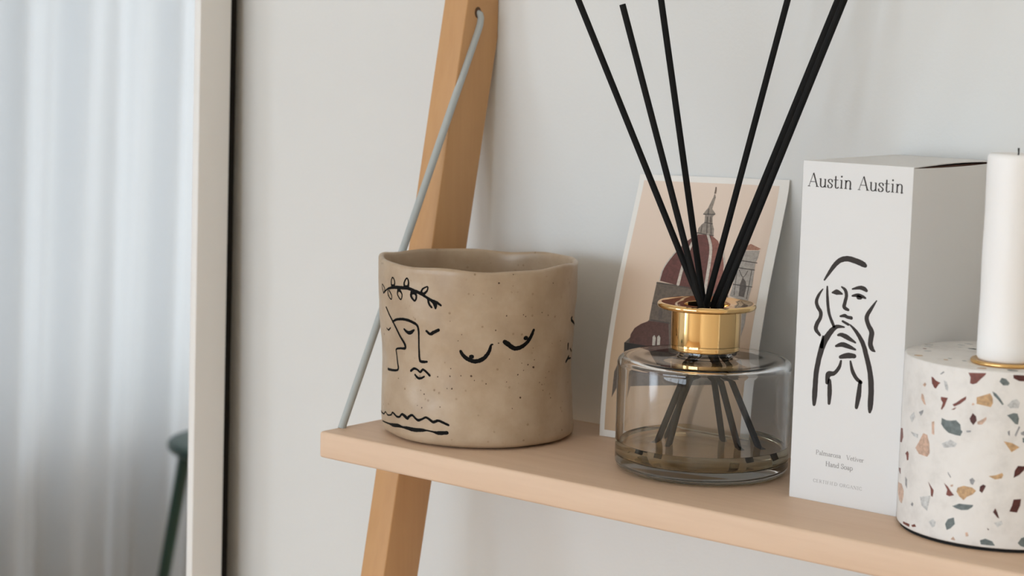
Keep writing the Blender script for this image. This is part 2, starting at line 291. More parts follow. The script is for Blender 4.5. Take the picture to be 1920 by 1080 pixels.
BOX_STROKES = [[(1.43, 10.912, 0.0743), (1.637, 11.225, 0.1321), (1.926, 11.646, 0.1816), (2.221, 11.924, 0.2063), (2.61, 12.045, 0.2229), (3.05, 11.984, 0.2311), (3.448, 11.864, 0.2311), (3.581, 11.806, 0.1816)], [(1.373, 10.463, 0.0495), (1.181, 10.19, 0.1156), (1.054, 9.859, 0.1486), (1.122, 9.588, 0.1651), (1.306, 9.329, 0.1651), (1.294, 9.049, 0.1651), (1.138, 8.753, 0.1816), (1.09, 8.468, 0.1816), (1.318, 8.215, 0.1156)], [(1.607, 10.605, 0.0743), (1.626, 10.235, 0.1156), (1.69, 9.688, 0.1321), (1.803, 9.224, 0.1321), (2.06, 8.721, 0.1321)], [(1.887, 10.341, 0.066), (2.098, 10.386, 0.2146), (2.24, 10.377, 0.1816), (2.419, 10.332, 0.0825)], [(2.384, 10.667, 0.066), (2.584, 10.529, 0.1403), (2.66, 10.262, 0.1486), (2.598, 9.941, 0.1568), (2.575, 9.702, 0.1651), (2.792, 9.599, 0.1156)], [(2.965, 10.623, 0.066), (3.335, 10.722, 0.1486), (3.571, 10.699, 0.1816), (3.714, 10.62, 0.1321)], [(2.983, 10.295, 0.0825), (3.268, 10.356, 0.1486), (3.531, 10.312, 0.1321), (3.682, 10.257, 0.0825)], [(3.299, 10.265, 0.1816), (3.422, 10.246, 0.1486)], [(2.387, 9.248, 0.0825), (2.623, 9.298, 0.1486), (2.758, 9.249, 0.1321), (2.978, 9.226, 0.1486)], [(2.523, 9.018, 0.099), (2.838, 8.896, 0.1156)], [(4.281, 10.195, 0.0495), (4.034, 9.818, 0.1321), (3.799, 9.363, 0.1816), (3.906, 8.984, 0.1981), (4.097, 8.654, 0.2229), (4.056, 8.14, 0.2146), (4.156, 7.878, 0.1981), (4.318, 7.772, 0.066)], [(2.626, 8.746, 0.066), (2.212, 8.715, 0.1651), (1.873, 8.399, 0.2311), (1.528, 7.801, 0.2641), (1.317, 7.017, 0.2311), (1.205, 6.201, 0.2311), (1.182, 5.234, 0.2311), (1.169, 4.781, 0.1486)], [(1.501, 8.157, 0.099), (1.436, 7.671, 0.1816)], [(2.935, 8.891, 0.066), (3.274, 8.599, 0.1486), (3.65, 8.092, 0.1981), (3.904, 7.416, 0.2146), (4.114, 6.735, 0.2311), (4.217, 5.961, 0.2476), (4.216, 5.173, 0.2394), (4.2, 4.839, 0.1321)], [(2.312, 8.322, 0.099), (2.496, 8.359, 0.1651), (2.809, 8.269, 0.1981), (3.259, 8.069, 0.0825)], [(2.225, 7.781, 0.099), (2.565, 7.892, 0.1981), (2.92, 7.832, 0.1816), (3.277, 7.733, 0.0825)], [(2.491, 7.273, 0.1486), (2.856, 7.389, 0.2311), (3.241, 7.413, 0.1816)], [(2.536, 7.088, 0.099), (2.447, 6.759, 0.1486), (2.197, 6.449, 0.1651), (1.889, 6.354, 0.2311), (1.83, 5.946, 0.1651)], [(1.958, 6.059, 0.1651), (1.996, 5.504, 0.2063), (1.989, 4.943, 0.1321)], [(3.045, 7.136, 0.0825), (3.174, 6.693, 0.1651), (3.393, 6.365, 0.1651), (3.657, 6.187, 0.1486)], [(3.612, 6.212, 0.1486), (3.568, 5.558, 0.2229), (3.478, 4.951, 0.1486)]]
CHIPS = [('r', [(-1.9234, 7.471), (-1.9008, 7.464), (-1.8628, 7.344), (-1.8026, 7.279), (-1.8257, 7.198), (-1.8571, 6.977), (-1.8791, 7.01), (-1.9112, 7.184)]), ('l', [(-1.7625, 7.416), (-1.7302, 7.389), (-1.7108, 7.157), (-1.7118, 6.96), (-1.738, 7.04), (-1.7537, 7.25)]), ('g', [(-1.8124, 7.676), (-1.7748, 7.825), (-1.7613, 7.785), (-1.7988, 7.661)]), ('r', [(-1.5044, 7.93), (-1.3308, 7.997), (-1.3448, 7.88), (-1.3792, 7.718), (-1.4185, 7.504), (-1.4549, 7.437), (-1.4823, 7.47), (-1.4802, 7.739)]), ('k', [(-1.205, 7.671), (-1.187, 7.846), (-1.1464, 7.811), (-1.1091, 7.629), (-1.1229, 7.529), (-1.1679, 7.514)]), ('d', [(-1.0812, 8.057), (-0.9833, 8.117), (-0.9266, 7.982), (-0.944, 7.739), (-1.0252, 7.747), (-1.0768, 7.855)]), ('p', [(-2.0564, 6.596), (-2.0292, 6.568), (-1.9843, 6.132), (-2.0131, 6.158), (-2.0611, 6.367)]), ('p', [(-2.0461, 7.003), (-2.0138, 7.139), (-1.9909, 7.072), (-2.0103, 6.942)]), ('r', [(-1.7882, 6.659), (-1.7078, 6.668), (-1.74, 6.275), (-1.7694, 6.081), (-1.7805, 6.122), (-1.7611, 6.408), (-1.7865, 6.537)]), ('r', [(-1.513, 6.868), (-1.5144, 6.721), (-1.5696, 6.491), (-1.6309, 6.328), (-1.6521, 6.412), (-1.6157, 6.51), (-1.5611, 6.716)]), ('r', [(-1.6643, 6.158), (-1.6244, 6.283), (-1.6072, 6.305), (-1.6291, 6.192)]), ('t', [(-1.4109, 6.876), (-1.2844, 7.116), (-1.2586, 6.924), (-1.2537, 6.683), (-1.2719, 6.506), (-1.339, 6.548), (-1.4073, 6.586)]), ('p', [(-1.4545, 6.536), (-1.4448, 6.614), (-1.4228, 6.553), (-1.4486, 6.49)]), ('k', [(-1.2652, 7.212), (-1.2287, 7.13), (-1.1857, 6.903), (-1.1527, 6.673), (-1.1674, 6.643), (-1.2051, 6.848), (-1.2477, 7.025)]), ('l', [(-1.1221, 6.634), (-1.0797, 6.864), (-1.0355, 6.948), (-1.0032, 6.786), (-1.0153, 6.542), (-1.0906, 6.523)]), ('d', [(-1.4391, 6.154), (-1.4058, 6.026), (-1.3982, 5.835), (-1.4273, 5.624), (-1.4556, 5.754), (-1.4681, 5.893)]), ('p', [(-1.3923, 5.79), (-1.3569, 5.882), (-1.3073, 6.052), (-1.3059, 5.931), (-1.3442, 5.693), (-1.3857, 5.671)]), ('k', [(-1.7642, 5.714), (-1.7125, 5.655), (-1.6637, 5.666), (-1.6056, 5.732), (-1.5578, 5.567), (-1.5491, 5.328), (-1.5315, 5.266), (-1.5513, 5.056), (-1.6085, 5.066), (-1.6805, 5.112), (-1.7323, 5.269), (-1.7668, 5.44)]), ('k', [(-1.1168, 6.2), (-1.0579, 6.314), (-1.0224, 6.298), (-1.0046, 6.084), (-1.0114, 5.816), (-1.0369, 5.834), (-1.085, 6.064)]), ('g', [(-1.4939, 5.339), (-1.4477, 5.367), (-1.45, 5.293), (-1.4874, 5.255)]), ('p', [(-1.9977, 4.822), (-1.9409, 4.798), (-1.9044, 4.431), (-1.893, 3.992), (-1.9245, 3.803), (-2.0489, 3.821), (-2.1137, 4.036), (-2.0592, 4.365)]), ('g', [(-2.0857, 5.721), (-2.0167, 5.88), (-2.0224, 5.726), (-2.0496, 5.577)]), ('l', [(-2.2673, 5.356), (-2.1763, 5.64), (-2.1494, 5.413), (-2.2103, 5.13)]), ('p', [(-1.8865, 5.442), (-1.8556, 5.493), (-1.8463, 4.88), (-1.8752, 4.905)]), ('r', [(-2.6149, 4.5), (-2.4817, 4.597), (-2.4357, 4.231), (-2.5014, 3.911), (-2.6711, 3.8), (-2.6709, 4.162)]), ('r', [(-2.332, 3.566), (-2.2767, 3.733), (-2.2474, 3.651), (-2.247, 3.346), (-2.278, 3.289), (-2.2987, 3.497)]), ('t', [(-1.1328, 5.028), (-1.0567, 4.979), (-0.9836, 4.802), (-1.0567, 4.565), (-1.0785, 4.705)]), ('g', [(-1.103, 5.476), (-1.0836, 5.53), (-1.0806, 5.288), (-1.0962, 5.332)]), ('g', [(-1.036, 5.349), (-1.0004, 5.745), (-0.9896, 5.699), (-1.0247, 5.254)]), ('g', [(-0.9816, 5.458), (-0.9369, 5.563), (-0.9339, 5.321), (-0.9753, 5.362)]), ('k', [(-0.9612, 5.219), (-0.923, 5.274), (-0.9193, 4.983), (-0.9558, 5.026)]), ('l', [(-1.7479, 4.564), (-1.6523, 4.812), (-1.5807, 4.692), (-1.6016, 4.529), (-1.7201, 4.389)]), ('l', [(-2.2236, 4.688), (-2.0842, 4.693), (-2.0808, 4.52), (-2.1623, 4.544)]), ('r', [(-2.648, 2.573), (-2.4885, 2.71), (-2.4725, 2.443), (-2.5479, 2.493)]), ('g', [(-2.2983, 2.499), (-2.2538, 2.419), (-2.2482, 2.016), (-2.2872, 2.127)]), ('p', [(-2.6067, 1.939), (-2.4048, 2.051), (-2.3301, 1.824), (-2.3297, 1.517), (-2.3696, 1.163), (-2.4601, 1.216), (-2.5778, 1.554)]), ('g', [(-2.1455, 1.364), (-2.1214, 1.503), (-2.1001, 1.44), (-2.1133, 1.308)]), ('l', [(-1.9961, 1.88), (-1.8532, 2.075), (-1.8691, 1.708), (-1.8854, 1.35), (-1.965, 1.509)]), ('r', [(-1.8915, 2.679), (-1.8452, 2.483), (-1.8156, 2.361), (-1.8248, 2.052), (-1.8462, 2.081), (-1.8535, 2.375)]), ('g', [(-1.663, 3.351), (-1.6242, 3.125), (-1.6297, 3.096), (-1.6579, 3.246)]), ('r', [(-1.6984, 2.805), (-1.654, 2.679), (-1.622, 2.507), (-1.5826, 2.34), (-1.6305, 2.251), (-1.667, 2.295), (-1.658, 2.527)]), ('p', [(-1.6255, 2.777), (-1.5969, 2.824), (-1.6014, 2.722), (-1.6246, 2.703)]), ('t', [(-1.5498, 2.712), (-1.4902, 2.839), (-1.4037, 2.813), (-1.3653, 2.689), (-1.3998, 2.496), (-1.4516, 2.363), (-1.4822, 2.193), (-1.5281, 2.332), (-1.5588, 2.532)]), ('g', [(-1.4346, 3.163), (-1.409, 3.253), (-1.3813, 3.147), (-1.3999, 2.939), (-1.4216, 2.974)]), ('d', [(-1.3314, 2.906), (-1.3017, 3.02), (-1.2753, 2.961), (-1.2934, 2.755), (-1.3073, 2.624), (-1.3342, 2.708)]), ('t', [(-1.2552, 3.412), (-1.185, 3.492), (-1.1309, 3.611), (-1.1196, 3.517), (-1.1329, 3.366), (-1.1927, 3.293)]), ('d', [(-1.0162, 3.743), (-0.9885, 3.969), (-0.9166, 3.957), (-0.9288, 3.785), (-0.9732, 3.558), (-1.0224, 3.424)]), ('k', [(-1.5958, 1.833), (-1.524, 2.004), (-1.4582, 2.012), (-1.3837, 2.037), (-1.393, 1.933), (-1.4338, 1.782), (-1.4983, 1.726), (-1.5548, 1.767)]), ('l', [(-1.8562, 0.866), (-1.8099, 1.039), (-1.7724, 0.95), (-1.7787, 0.744), (-1.811, 0.651)]), ('k', [(-1.6613, 0.955), (-1.6346, 1.203), (-1.572, 1.331), (-1.557, 1.045), (-1.6, 0.809), (-1.6399, 0.699)]), ('d', [(-1.0104, 2.449), (-0.9413, 2.487), (-0.9458, 2.193), (-0.9726, 1.869), (-1.0443, 1.9), (-1.0223, 2.176)]), ('d', [(-1.1954, 1.82), (-1.1752, 2.001), (-1.1547, 1.813), (-1.1333, 1.551), (-1.1521, 1.592)]), ('r', [(-2.3004, 0.394), (-2.153, 0.438), (-2.1537, 0.274), (-2.291, 0.277)]), ('r', [(-2.1152, 0.431), (-2.0596, 0.545), (-2.0342, 0.447), (-2.094, 0.363)]), ('k', [(-1.3023, 0.481), (-1.252, 0.584), (-1.1846, 0.494), (-1.159, 0.308), (-1.1999, 0.066), (-1.2513, 0.089), (-1.2912, 0.24)]), ('k', [(-0.9473, 0.497), (-0.917, 0.723), (-0.8556, 0.828), (-0.8299, 0.485), (-0.8804, 0.309), (-0.923, 0.377)]), ('o', [(-1.5334, 0.068), (-1.4657, 0.147), (-1.4605, -0.013), (-1.5207, -0.051)]), ('p', [(-1.4479, 0.732), (-1.4268, 0.772), (-1.4141, 0.607), (-1.4404, 0.563)]), ('p', [(-1.5937, 0.316), (-1.5667, 0.464), (-1.542, 0.31), (-1.5749, 0.208)]), ('l', [(-1.8, -0.107), (-1.7427, 0.051), (-1.7097, -0.032), (-1.734, -0.116)]), ('l', [(-1.1794, 1.335), (-1.11, 1.461), (-1.0981, 1.318), (-1.1468, 1.151)]), ('d', [(-1.2426, 1.082), (-1.2214, 1.019), (-1.2311, 0.975)])]
CARD_SHAPES = [('drum', [(2.654, 8.734), (3.801, 8.666), (4.875, 8.594), (6.315, 8.36), (6.992, 8.408), (7.404, 8.342), (7.708, 7.423), (8.491, 5.987), (8.789, 4.893), (7.629, 3.656), (1.097, 2.999), (0.689, 2.216), (0.72, 3.653), (1.216, 4.827), (1.187, 5.313), (2.576, 6.645), (2.602, 7.615)]), ('dome', [(2.844, 8.796), (2.852, 9.087), (2.935, 9.528), (3.201, 10.076), (3.506, 10.48), (4.016, 10.992), (4.604, 11.428), (5.529, 11.457), (6.073, 11.15), (6.517, 10.555), (6.768, 9.906), (6.861, 9.25), (6.88, 8.4), (5.861, 8.328), (4.895, 8.5), (4.044, 8.634)]), ('domelit', [(5.534, 11.438), (6.073, 11.15), (6.517, 10.555), (6.768, 9.906), (6.861, 9.25), (6.88, 8.4), (5.998, 8.338), (5.889, 9.757), (5.787, 10.705)]), ('lantern', [(4.641, 11.508), (4.635, 11.749), (4.788, 11.969), (4.952, 12.103), (4.887, 12.486), (4.751, 12.558), (4.983, 12.878), (5.18, 13.468), (5.221, 13.713), (5.341, 13.475), (5.261, 12.842), (5.535, 12.593), (5.396, 12.413), (5.495, 12.032), (5.66, 11.752), (5.706, 11.447)]), ('cross', [(5.182, 13.682), (5.202, 13.877), (5.196, 14.033), (5.277, 14.036), (5.311, 13.862), (5.314, 13.668)]), ('apse', [(1.492, 5.31), (1.502, 5.779), (1.703, 6.137), (2.08, 6.392), (2.585, 6.597), (3.903, 6.557), (4.174, 5.378), (2.955, 5.223)]), ('roofline', [(1.151, 5.31), (1.52, 5.293), (2.952, 5.242), (4.182, 5.33), (4.216, 5.141), (2.035, 4.997), (1.222, 4.799)]), ('tower', [(7.602, 10.239), (7.651, 10.573), (7.804, 10.723), (8.833, 10.781), (8.817, 10.405), (8.723, 10.118), (8.807, 9.003), (8.717, 8.248), (8.761, 6.944), (8.602, 5.997), (8.321, 6.909), (8.055, 8.2), (7.525, 8.304), (7.589, 8.921), (7.553, 9.859)]), ('towertop', [(7.702, 10.812), (8.191, 11.103), (8.886, 10.878), (8.718, 10.793), (7.883, 10.765)]), ('arch', [(8.119, 9.332), (8.365, 9.114), (8.472, 8.793), (8.427, 8.302), (8.083, 8.334), (8.035, 8.951)]), ('arch', [(3.12, 7.17), (3.23, 7.371), (3.399, 7.143), (3.413, 6.759), (3.214, 6.743)]), ('win', [(3.064, 5.281), (3.001, 5.759), (3.101, 5.864), (3.221, 5.729), (3.252, 5.297)]), ('win', [(3.373, 5.289), (3.307, 5.785), (3.407, 5.889), (3.526, 5.755), (3.562, 5.295)])]
CARD_LINES = [('rib', [(4.627, 11.43, 0.1373), (4.384, 10.722, 0.1667), (4.179, 9.748, 0.1863), (4.092, 8.686, 0.1961)]), ('rib', [(5.346, 11.447, 0.1373), (5.705, 10.796, 0.1765), (5.839, 9.945, 0.1961), (5.918, 8.332, 0.1961)]), ('rib', [(6.199, 11.109, 0.0784), (6.621, 10.466, 0.098), (6.86, 9.817, 0.098)]), ('rib', [(4.016, 10.992, 0.0588), (3.473, 10.382, 0.0784), (2.935, 9.528, 0.0784), (2.821, 8.794, 0.0784)]), ('line', [(2.669, 8.667, 0.0588), (3.811, 8.618, 0.0588), (4.885, 8.547, 0.0588)]), ('line', [(2.694, 6.654, 0.0784), (3.958, 6.581, 0.0784)]), ('line', [(2.613, 7.567, 0.049), (3.837, 7.416, 0.049)]), ('line', [(4.583, 11.505, 0.0588), (5.716, 11.409, 0.0588)]), ('line', [(4.969, 12.084, 0.049), (5.495, 12.032, 0.049)]), ('line', [(4.784, 12.521, 0.049), (5.522, 12.554, 0.049)]), ('line', [(7.692, 10.198, 0.049), (8.832, 10.125, 0.049)]), ('line', [(7.621, 9.817, 0.049), (8.762, 9.747, 0.049)]), ('line', [(7.623, 8.924, 0.049), (8.815, 8.863, 0.049)]), ('line', [(7.665, 9.866, 0.0392), (7.794, 8.37, 0.0392)]), ('line', [(8.597, 9.736, 0.0392), (8.607, 8.24, 0.0392)]), ('line', [(7.824, 9.688, 0.0392), (8.141, 9.333, 0.0392), (8.367, 9.675, 0.0392)]), ('line', [(4.829, 11.903, 0.0392), (4.867, 11.538, 0.0392)]), ('line', [(5.15, 12.015, 0.049), (5.257, 11.52, 0.049)]), ('line', [(5.38, 12.027, 0.0392), (5.542, 11.496, 0.0392)]), ('line', [(5.053, 12.833, 0.0392), (5.07, 12.543, 0.0392)]), ('line', [(5.078, 12.379, 0.0588), (5.125, 12.111, 0.0588)]), ('line', [(5.286, 12.389, 0.049), (5.36, 12.103, 0.049)])]
# ------------------------------------------------------------------ the room
YW = 14.84                                   # wall plane in shelf cm
yw = YW*.01
RX0, RX1, RY0, RH = WIN_X, 1.30, ROOM_Y0, 2.6
T = .12
def struct(name, vf, material, parent=None): return tag(mesh(name, *vf, material, parent, world=True), kind=None if parent else 'structure')
tag(struct('wall_back', box_vf(RX0-T, RX1+T, yw, yw+T, 0, RH), MAT['wall']), 'white painted wall behind the ladder shelf and mirror')
tag(struct('wall_right', box_vf(RX1, RX1+T, RY0, yw, 0, RH), MAT['wall_warm']), 'warm grey painted side wall of the room')
tag(struct('wall_front', join_vf(box_vf(RX0-T, W2_X0, RY0-T, RY0, 0, RH), box_vf(W2_X1, RX1+T, RY0-T, RY0, 0, RH),
    box_vf(W2_X0, W2_X1, RY0-T, RY0, 0, W2_Z0), box_vf(W2_X0, W2_X1, RY0-T, RY0, W2_Z1, RH)), MAT['wall_warm']), 'warm white wall opposite the shelf')
tag(struct('wall_left', join_vf(box_vf(RX0-T, RX0, RY0, WIN_Y0, 0, RH), box_vf(RX0-T, RX0, WIN_Y1, yw, 0, RH),
    box_vf(RX0-T, RX0, WIN_Y0, WIN_Y1, 0, WIN_Z0), box_vf(RX0-T, RX0, WIN_Y0, WIN_Y1, WIN_Z1, RH)), MAT['wall']), 'white painted window wall seen only in the mirror')
tag(struct('floor', box_vf(RX0-T, RX1+T, RY0-T, yw+T, -.1, 0), MAT['floor']), 'oak coloured floor of the room')
tag(struct('ceiling', box_vf(RX0-T, RX1+T, RY0-T, yw+T, RH, RH+.1), MAT['ceiling']), 'white painted ceiling of the room')
for nm, vf in (('baseboard_back', box_vf(RX0, RX1, yw-.012, yw, 0, .07, .003)), ('baseboard_left', box_vf(RX0, RX0+.012, RY0, yw-.012, 0, .07, .003))):
    tag(struct(nm, vf, MAT['plastic_white']), 'low white skirting board along the wall')
fr = .06; xm = RX0-.06
ym = (WIN_Y0+WIN_Y1)/2
win = struct('window_1', join_vf(box_vf(xm-.03, xm+.03, WIN_Y0, WIN_Y0+fr, WIN_Z0, WIN_Z1), box_vf(xm-.03, xm+.03, WIN_Y1-fr, WIN_Y1, WIN_Z0, WIN_Z1),
    box_vf(xm-.03, xm+.03, WIN_Y0+fr, WIN_Y1-fr, WIN_Z0, WIN_Z0+fr), box_vf(xm-.03, xm+.03, WIN_Y0+fr, WIN_Y1-fr, WIN_Z1-fr, WIN_Z1),
    box_vf(xm-.03, xm+.03, ym-.03, ym+.03, WIN_Z0+fr, WIN_Z1-fr)), MAT['plastic_white'])
tag(win, 'wide white framed window behind the sheer curtain')
for a, b in ((WIN_Y0+fr, ym-.03), (ym+.03, WIN_Y1-fr)):
    struct('pane', ([(xm, a, WIN_Z0+fr), (xm, b, WIN_Z0+fr), (xm, b, WIN_Z1-fr), (xm, a, WIN_Z1-fr)], [(0, 1, 2, 3)]), MAT['pane'], win)

ym2, fr = RY0-.06, .05  # added window out of view, lifts the shadows from the front
xs2 = [W2_X0+fr+(W2_X1-W2_X0-2*fr)*k/3 for k in range(4)]
w2 = struct('fill_window', join_vf(box_vf(W2_X0, W2_X0+fr, ym2-.03, ym2+.03, W2_Z0, W2_Z1), box_vf(W2_X1-fr, W2_X1, ym2-.03, ym2+.03, W2_Z0, W2_Z1),
    box_vf(W2_X0+fr, W2_X1-fr, ym2-.03, ym2+.03, W2_Z0, W2_Z0+fr), box_vf(W2_X0+fr, W2_X1-fr, ym2-.03, ym2+.03, W2_Z1-fr, W2_Z1),
    *[box_vf(x-.035, x+.035, ym2-.03, ym2+.03, W2_Z0+fr, W2_Z1-fr) for x in xs2[1:3]]), MAT['door'])
tag(w2, 'wide unseen dark framed window added for fill light opposite the shelf')
for a, c in zip(xs2, xs2[1:]):
    a, c = a+(.035 if a > xs2[0] else 0), c-(.035 if c < xs2[3] else 0)
    struct('pane', ([(a, ym2, W2_Z0+fr), (c, ym2, W2_Z0+fr), (c, ym2, W2_Z1-fr), (a, ym2, W2_Z1-fr)], [(0, 1, 2, 3)]), MAT['pane'], w2)

# curtains on one rail: a white drape pushed towards the back wall (seen blurred in the mirror) and a sheer over the rest
xr = RX0+.12
def curtain(name, y0, y1, material, label, amp, fq):
    c = bpy.data.objects.new(name, None); COL.objects.link(c); c.location = (xr, (y0+y1)/2, .02)
    tag(c, label, 'curtain')
    V, F = [], []; ny, nz = int((y1-y0)*190), 12
    for j in range(nz+1):
        z = .02+j/nz*2.24
        for i in range(ny+1):
            y = y0+(y1-y0)*i/ny
            a = .75+.25*math.sin(5.1*y+1)
            V.append((xr+amp*a*math.sin(fq*y+1.6*math.sin(7*y)+.25*math.sin(2*z))+amp*.3*math.sin(2.1*fq*y+z), y, z))
    for j in range(nz):
        for i in range(ny): k = j*(ny+1)+i; F.append((k, k+1, k+ny+2, k+ny+1))
    mesh('curtain_cloth', V, F, material, c, smooth=True, world=True)
    mesh('curtain_rail', *tube_vf([(xr, y0, 2.275), (xr, y1, 2.275)], .013, 16), MAT['plastic_white'], c, smooth=True, world=True, auto=40)
    for yy in (y0+.06, y1-.06):
        mesh('rail_bracket', *box_vf(RX0, xr, yy-.01, yy+.01, 2.265, 2.285), MAT['plastic_white'], c, world=True)
curtain('drape', -2.58, -.55, MAT['drape'], 'white drape with soft vertical folds, reflected in the mirror', .03, 40)
curtain('sheer_curtain', -4.5, -2.6, MAT['sheer'], 'sheer white curtain hanging over the side window', .028, 46)

# dark green stool in front of the curtain, seen blurred in the mirror
ST = Vector((-1.935, -1.578, 0))
stool = bpy.data.objects.new('stool', None); COL.objects.link(stool); stool.location = ST
tag(stool, 'dark green stool with splayed legs, blurred in the mirror beside its white frame', 'stool')
mesh('seat', *lathe_vf([(.0005, .520)]+arc(.150, .532, .012, -90, 90, 8)+[(.0005, .544)], 48, (ST.x, ST.y), False, False), MAT['stool'], stool, smooth=True, world=True, auto=50)
for k in range(4):
    a = math.radians(132+90*k)
    mesh('leg', *tube_vf([(ST.x+.125*math.cos(a), ST.y+.125*math.sin(a), .525), (ST.x+.20*math.cos(a), ST.y+.20*math.sin(a), 0.0)], [.013, .011], 12), MAT['stool'], stool, smooth=True, world=True, auto=50)

# ------------------------------------------------------------------ white framed floor mirror leaning on the wall
LEAN = .0161
MXR, MXL, MTOP = -22.27, -82.6, 62.0         # right and left outer side, top (shelf cm)
def my(z): return 13.62+(z-24)*LEAN          # rear edge of the frame
mir = root('floor_mirror', ((MXR+MXL)/2, my(-H0*100)-1.3, -H0*100), 'tall leaning mirror with a thin white frame, reflecting a pale curtain', 'mirror')
ZB = -H0*100
def slab(x0, x1, d0, d1, z0, z1):            # d = distance in front of the rear edge
    V = []
    for z in (z0, z1):
        for d in (d0, d1):
            for x in (x0, x1): V.append((x, my(z)-d, z))
    return V, [(0, 1, 3, 2), (4, 6, 7, 5), (0, 4, 5, 1), (2, 3, 7, 6), (0, 2, 6, 4), (1, 5, 7, 3)]
def bev(vf, b):
    bm = bmesh.new(); vs_ = [bm.verts.new(p) for p in vf[0]]
    for f in vf[1]: bm.faces.new([vs_[i] for i in f])
    bmesh.ops.recalc_face_normals(bm, faces=bm.faces)
    bmesh.ops.bevel(bm, geom=list(bm.edges), offset=b, segments=3, profile=.5, affect='EDGES'); bm.verts.index_update()
    r = ([tuple(q.co) for q in bm.verts], [tuple(q.index for q in f.verts) for f in bm.faces]); bm.free(); return r
FD, FWd = 2.75, .62
for x0, x1, z0, z1 in ((MXR-FWd, MXR, ZB, MTOP), (MXL, MXL+FWd, ZB, MTOP), (MXL+FWd, MXR-FWd, ZB, ZB+FWd), (MXL+FWd, MXR-FWd, MTOP-FWd, MTOP)):
    mesh('frame_rail', *bev(slab(x0, x1, 0, FD, z0, z1), .07), MAT['white_frame'], mir, smooth=True, auto=35)
mesh('mirror_glass', *slab(MXL+FWd, MXR-FWd, FD-.75, FD-.35, ZB+FWd, MTOP-FWd), MAT['mirror'], mir)
mesh('shade_panel', *slab(MXL+.08, MXR-.08, -.55, .0, ZB+.2, MTOP-.2), MAT['gap_shade'], mir)  # dark sheet that paints in the shadow strip between frame and wall

# ------------------------------------------------------------------ ladder shelf
SHD, SHL, ST_ = 13.2, 62.0, 1.5
lad = root('ladder_shelf', (SHL/2, 4, ZB), 'leaning pale wooden ladder shelf whose board carries the pot, diffuser and box', 'shelf')
mesh('shelf_board', *box_vf(-.16, SHL+.16, 0, SHD, -ST_, 0, .16, 4), MAT['board'], lad, smooth=True, auto=35)
def front_y(z): return 7.21+(z+.0)*.1940
def back_y(z): return min(10.42+z*.1985, YW)
def leg_vf(x0, x1):
    prof = [(front_y(ZB), ZB), (back_y(ZB), ZB), (back_y(22.2), 22.2), (YW-.02, 22.4), (YW-.02, 46), (front_y(38), 38)]
    n = len(prof); V = [(x0, y, z) for y, z in prof]+[(x1, y, z) for y, z in prof]
    return bev((V, [tuple(range(n)), tuple(range(n, 2*n))]+[(i, (i+1) % n, n+(i+1) % n, n+i) for i in range(n)]), .09)
for x0, x1, sgn, xs in ((-1.86, -.01, 1, .0), (SHL+.01, SHL+1.86, -1, SHL)):
    lg = mesh('leg', *leg_vf(x0, x1), MAT['leg'], lad, smooth=True, auto=35)
    hx = xs+(-.01 if sgn > 0 else .01)
    ring = [(hx+sgn*.012, 12.86+.30*math.cos(a), 23.62+.34*math.sin(a)) for a in [2*math.pi*i/20 for i in range(20)]]
    mesh('cord_hole', ring, [tuple(range(20))], MAT['hole'], lg)
    px_ = lambda d: xs+sgn*d
    path = [(px_(-.45), 12.86, 23.62), (px_(-.12), 12.92, 23.62), (px_(.02), 13.00, 23.52), (px_(.035), 13.06, 23.30), (px_(.035), 13.00, 22.95), (px_(.035), 12.82, 22.50)]
    e = Vector((px_(.09), 1.52, -.05)); s0 = Vector(path[-1])
    path += [tuple(s0.lerp(e, t)) for t in (.25, .5, .75, 1)]
    mesh('support_rod', *tube_vf(path, .222, 18), MAT['rod'], lad, smooth=True, auto=50)

# ------------------------------------------------------------------ hand-built stoneware pot
pot = root('plant_pot', (6.1, 6.5, 0), 'speckled beige stoneware pot with black line-drawn faces on the left of the shelf', 'pot')
RIMZ = 9.83
def rim_z(th): return RIMZ+.07*math.sin(2*th+.4)+.05*math.sin(5*th+1.3)+.03*math.sin(9*th)
N = 176
rows = []
def ring_at(zf, off):
    return [pot_pt(2*math.pi*i/N, zf(2*math.pi*i/N), off) for i in range(N)]
rows.append(ring_at(lambda t: .005, -.75)); rows.append(ring_at(lambda t: .05, -.42)); rows.append(ring_at(lambda t: .12, -.18)); rows.append(ring_at(lambda t: .20, -.07)); rows.append(ring_at(lambda t: .30, -.02))
for k in range(1, 41): rows.append(ring_at(lambda t, k=k: .30+(rim_z(t)-.16-.30)*k/40, 0))
for a in (35, 65, 90, 115, 145, 180):
    c_, s_ = math.cos(math.radians(a)), math.sin(math.radians(a))
    rows.append(ring_at(lambda t, s_=s_: rim_z(t)-.16+.16*s_, -.16+.16*c_))
for k in range(1, 25): rows.append(ring_at(lambda t, k=k: (rim_z(t)-.16)*(1-k/24)+.7*k/24, -.32-.06*k/24))
V = [q for r in rows for q in r]; F = []
for j in range(len(rows)-1):
    for i in range(N):
        k = (i+1) % N; F.append((j*N+i, j*N+k, (j+1)*N+k, (j+1)*N+i))
F.append(tuple(range(N))[::-1]); F.append(tuple(range((len(rows)-1)*N, len(rows)*N)))
body = mesh('pot_body', V, F, MAT['stone'], pot, smooth=True)
rnd = random.Random(4)
fm = lambda th, z: pot_pt(th, z, .012)
NAMES = ['leaf_wreath']*11+['face_drawing']*7+['wave_line', 'wave_line.b']+['smile_drawing', 'smile_dot', 'smile_drawing.b', 'smile_dot.b']+['side_mark.%d' % k for k in range(5)]
by_name = {}
for nm, st in zip(NAMES, POT_STROKES): by_name.setdefault(nm, []).append(stroke_vf([(a, z, w*(1.08 if w > .15 else 1.4)+.016) for a, z, w in st], fm, 5.4, 7, .10, rnd))
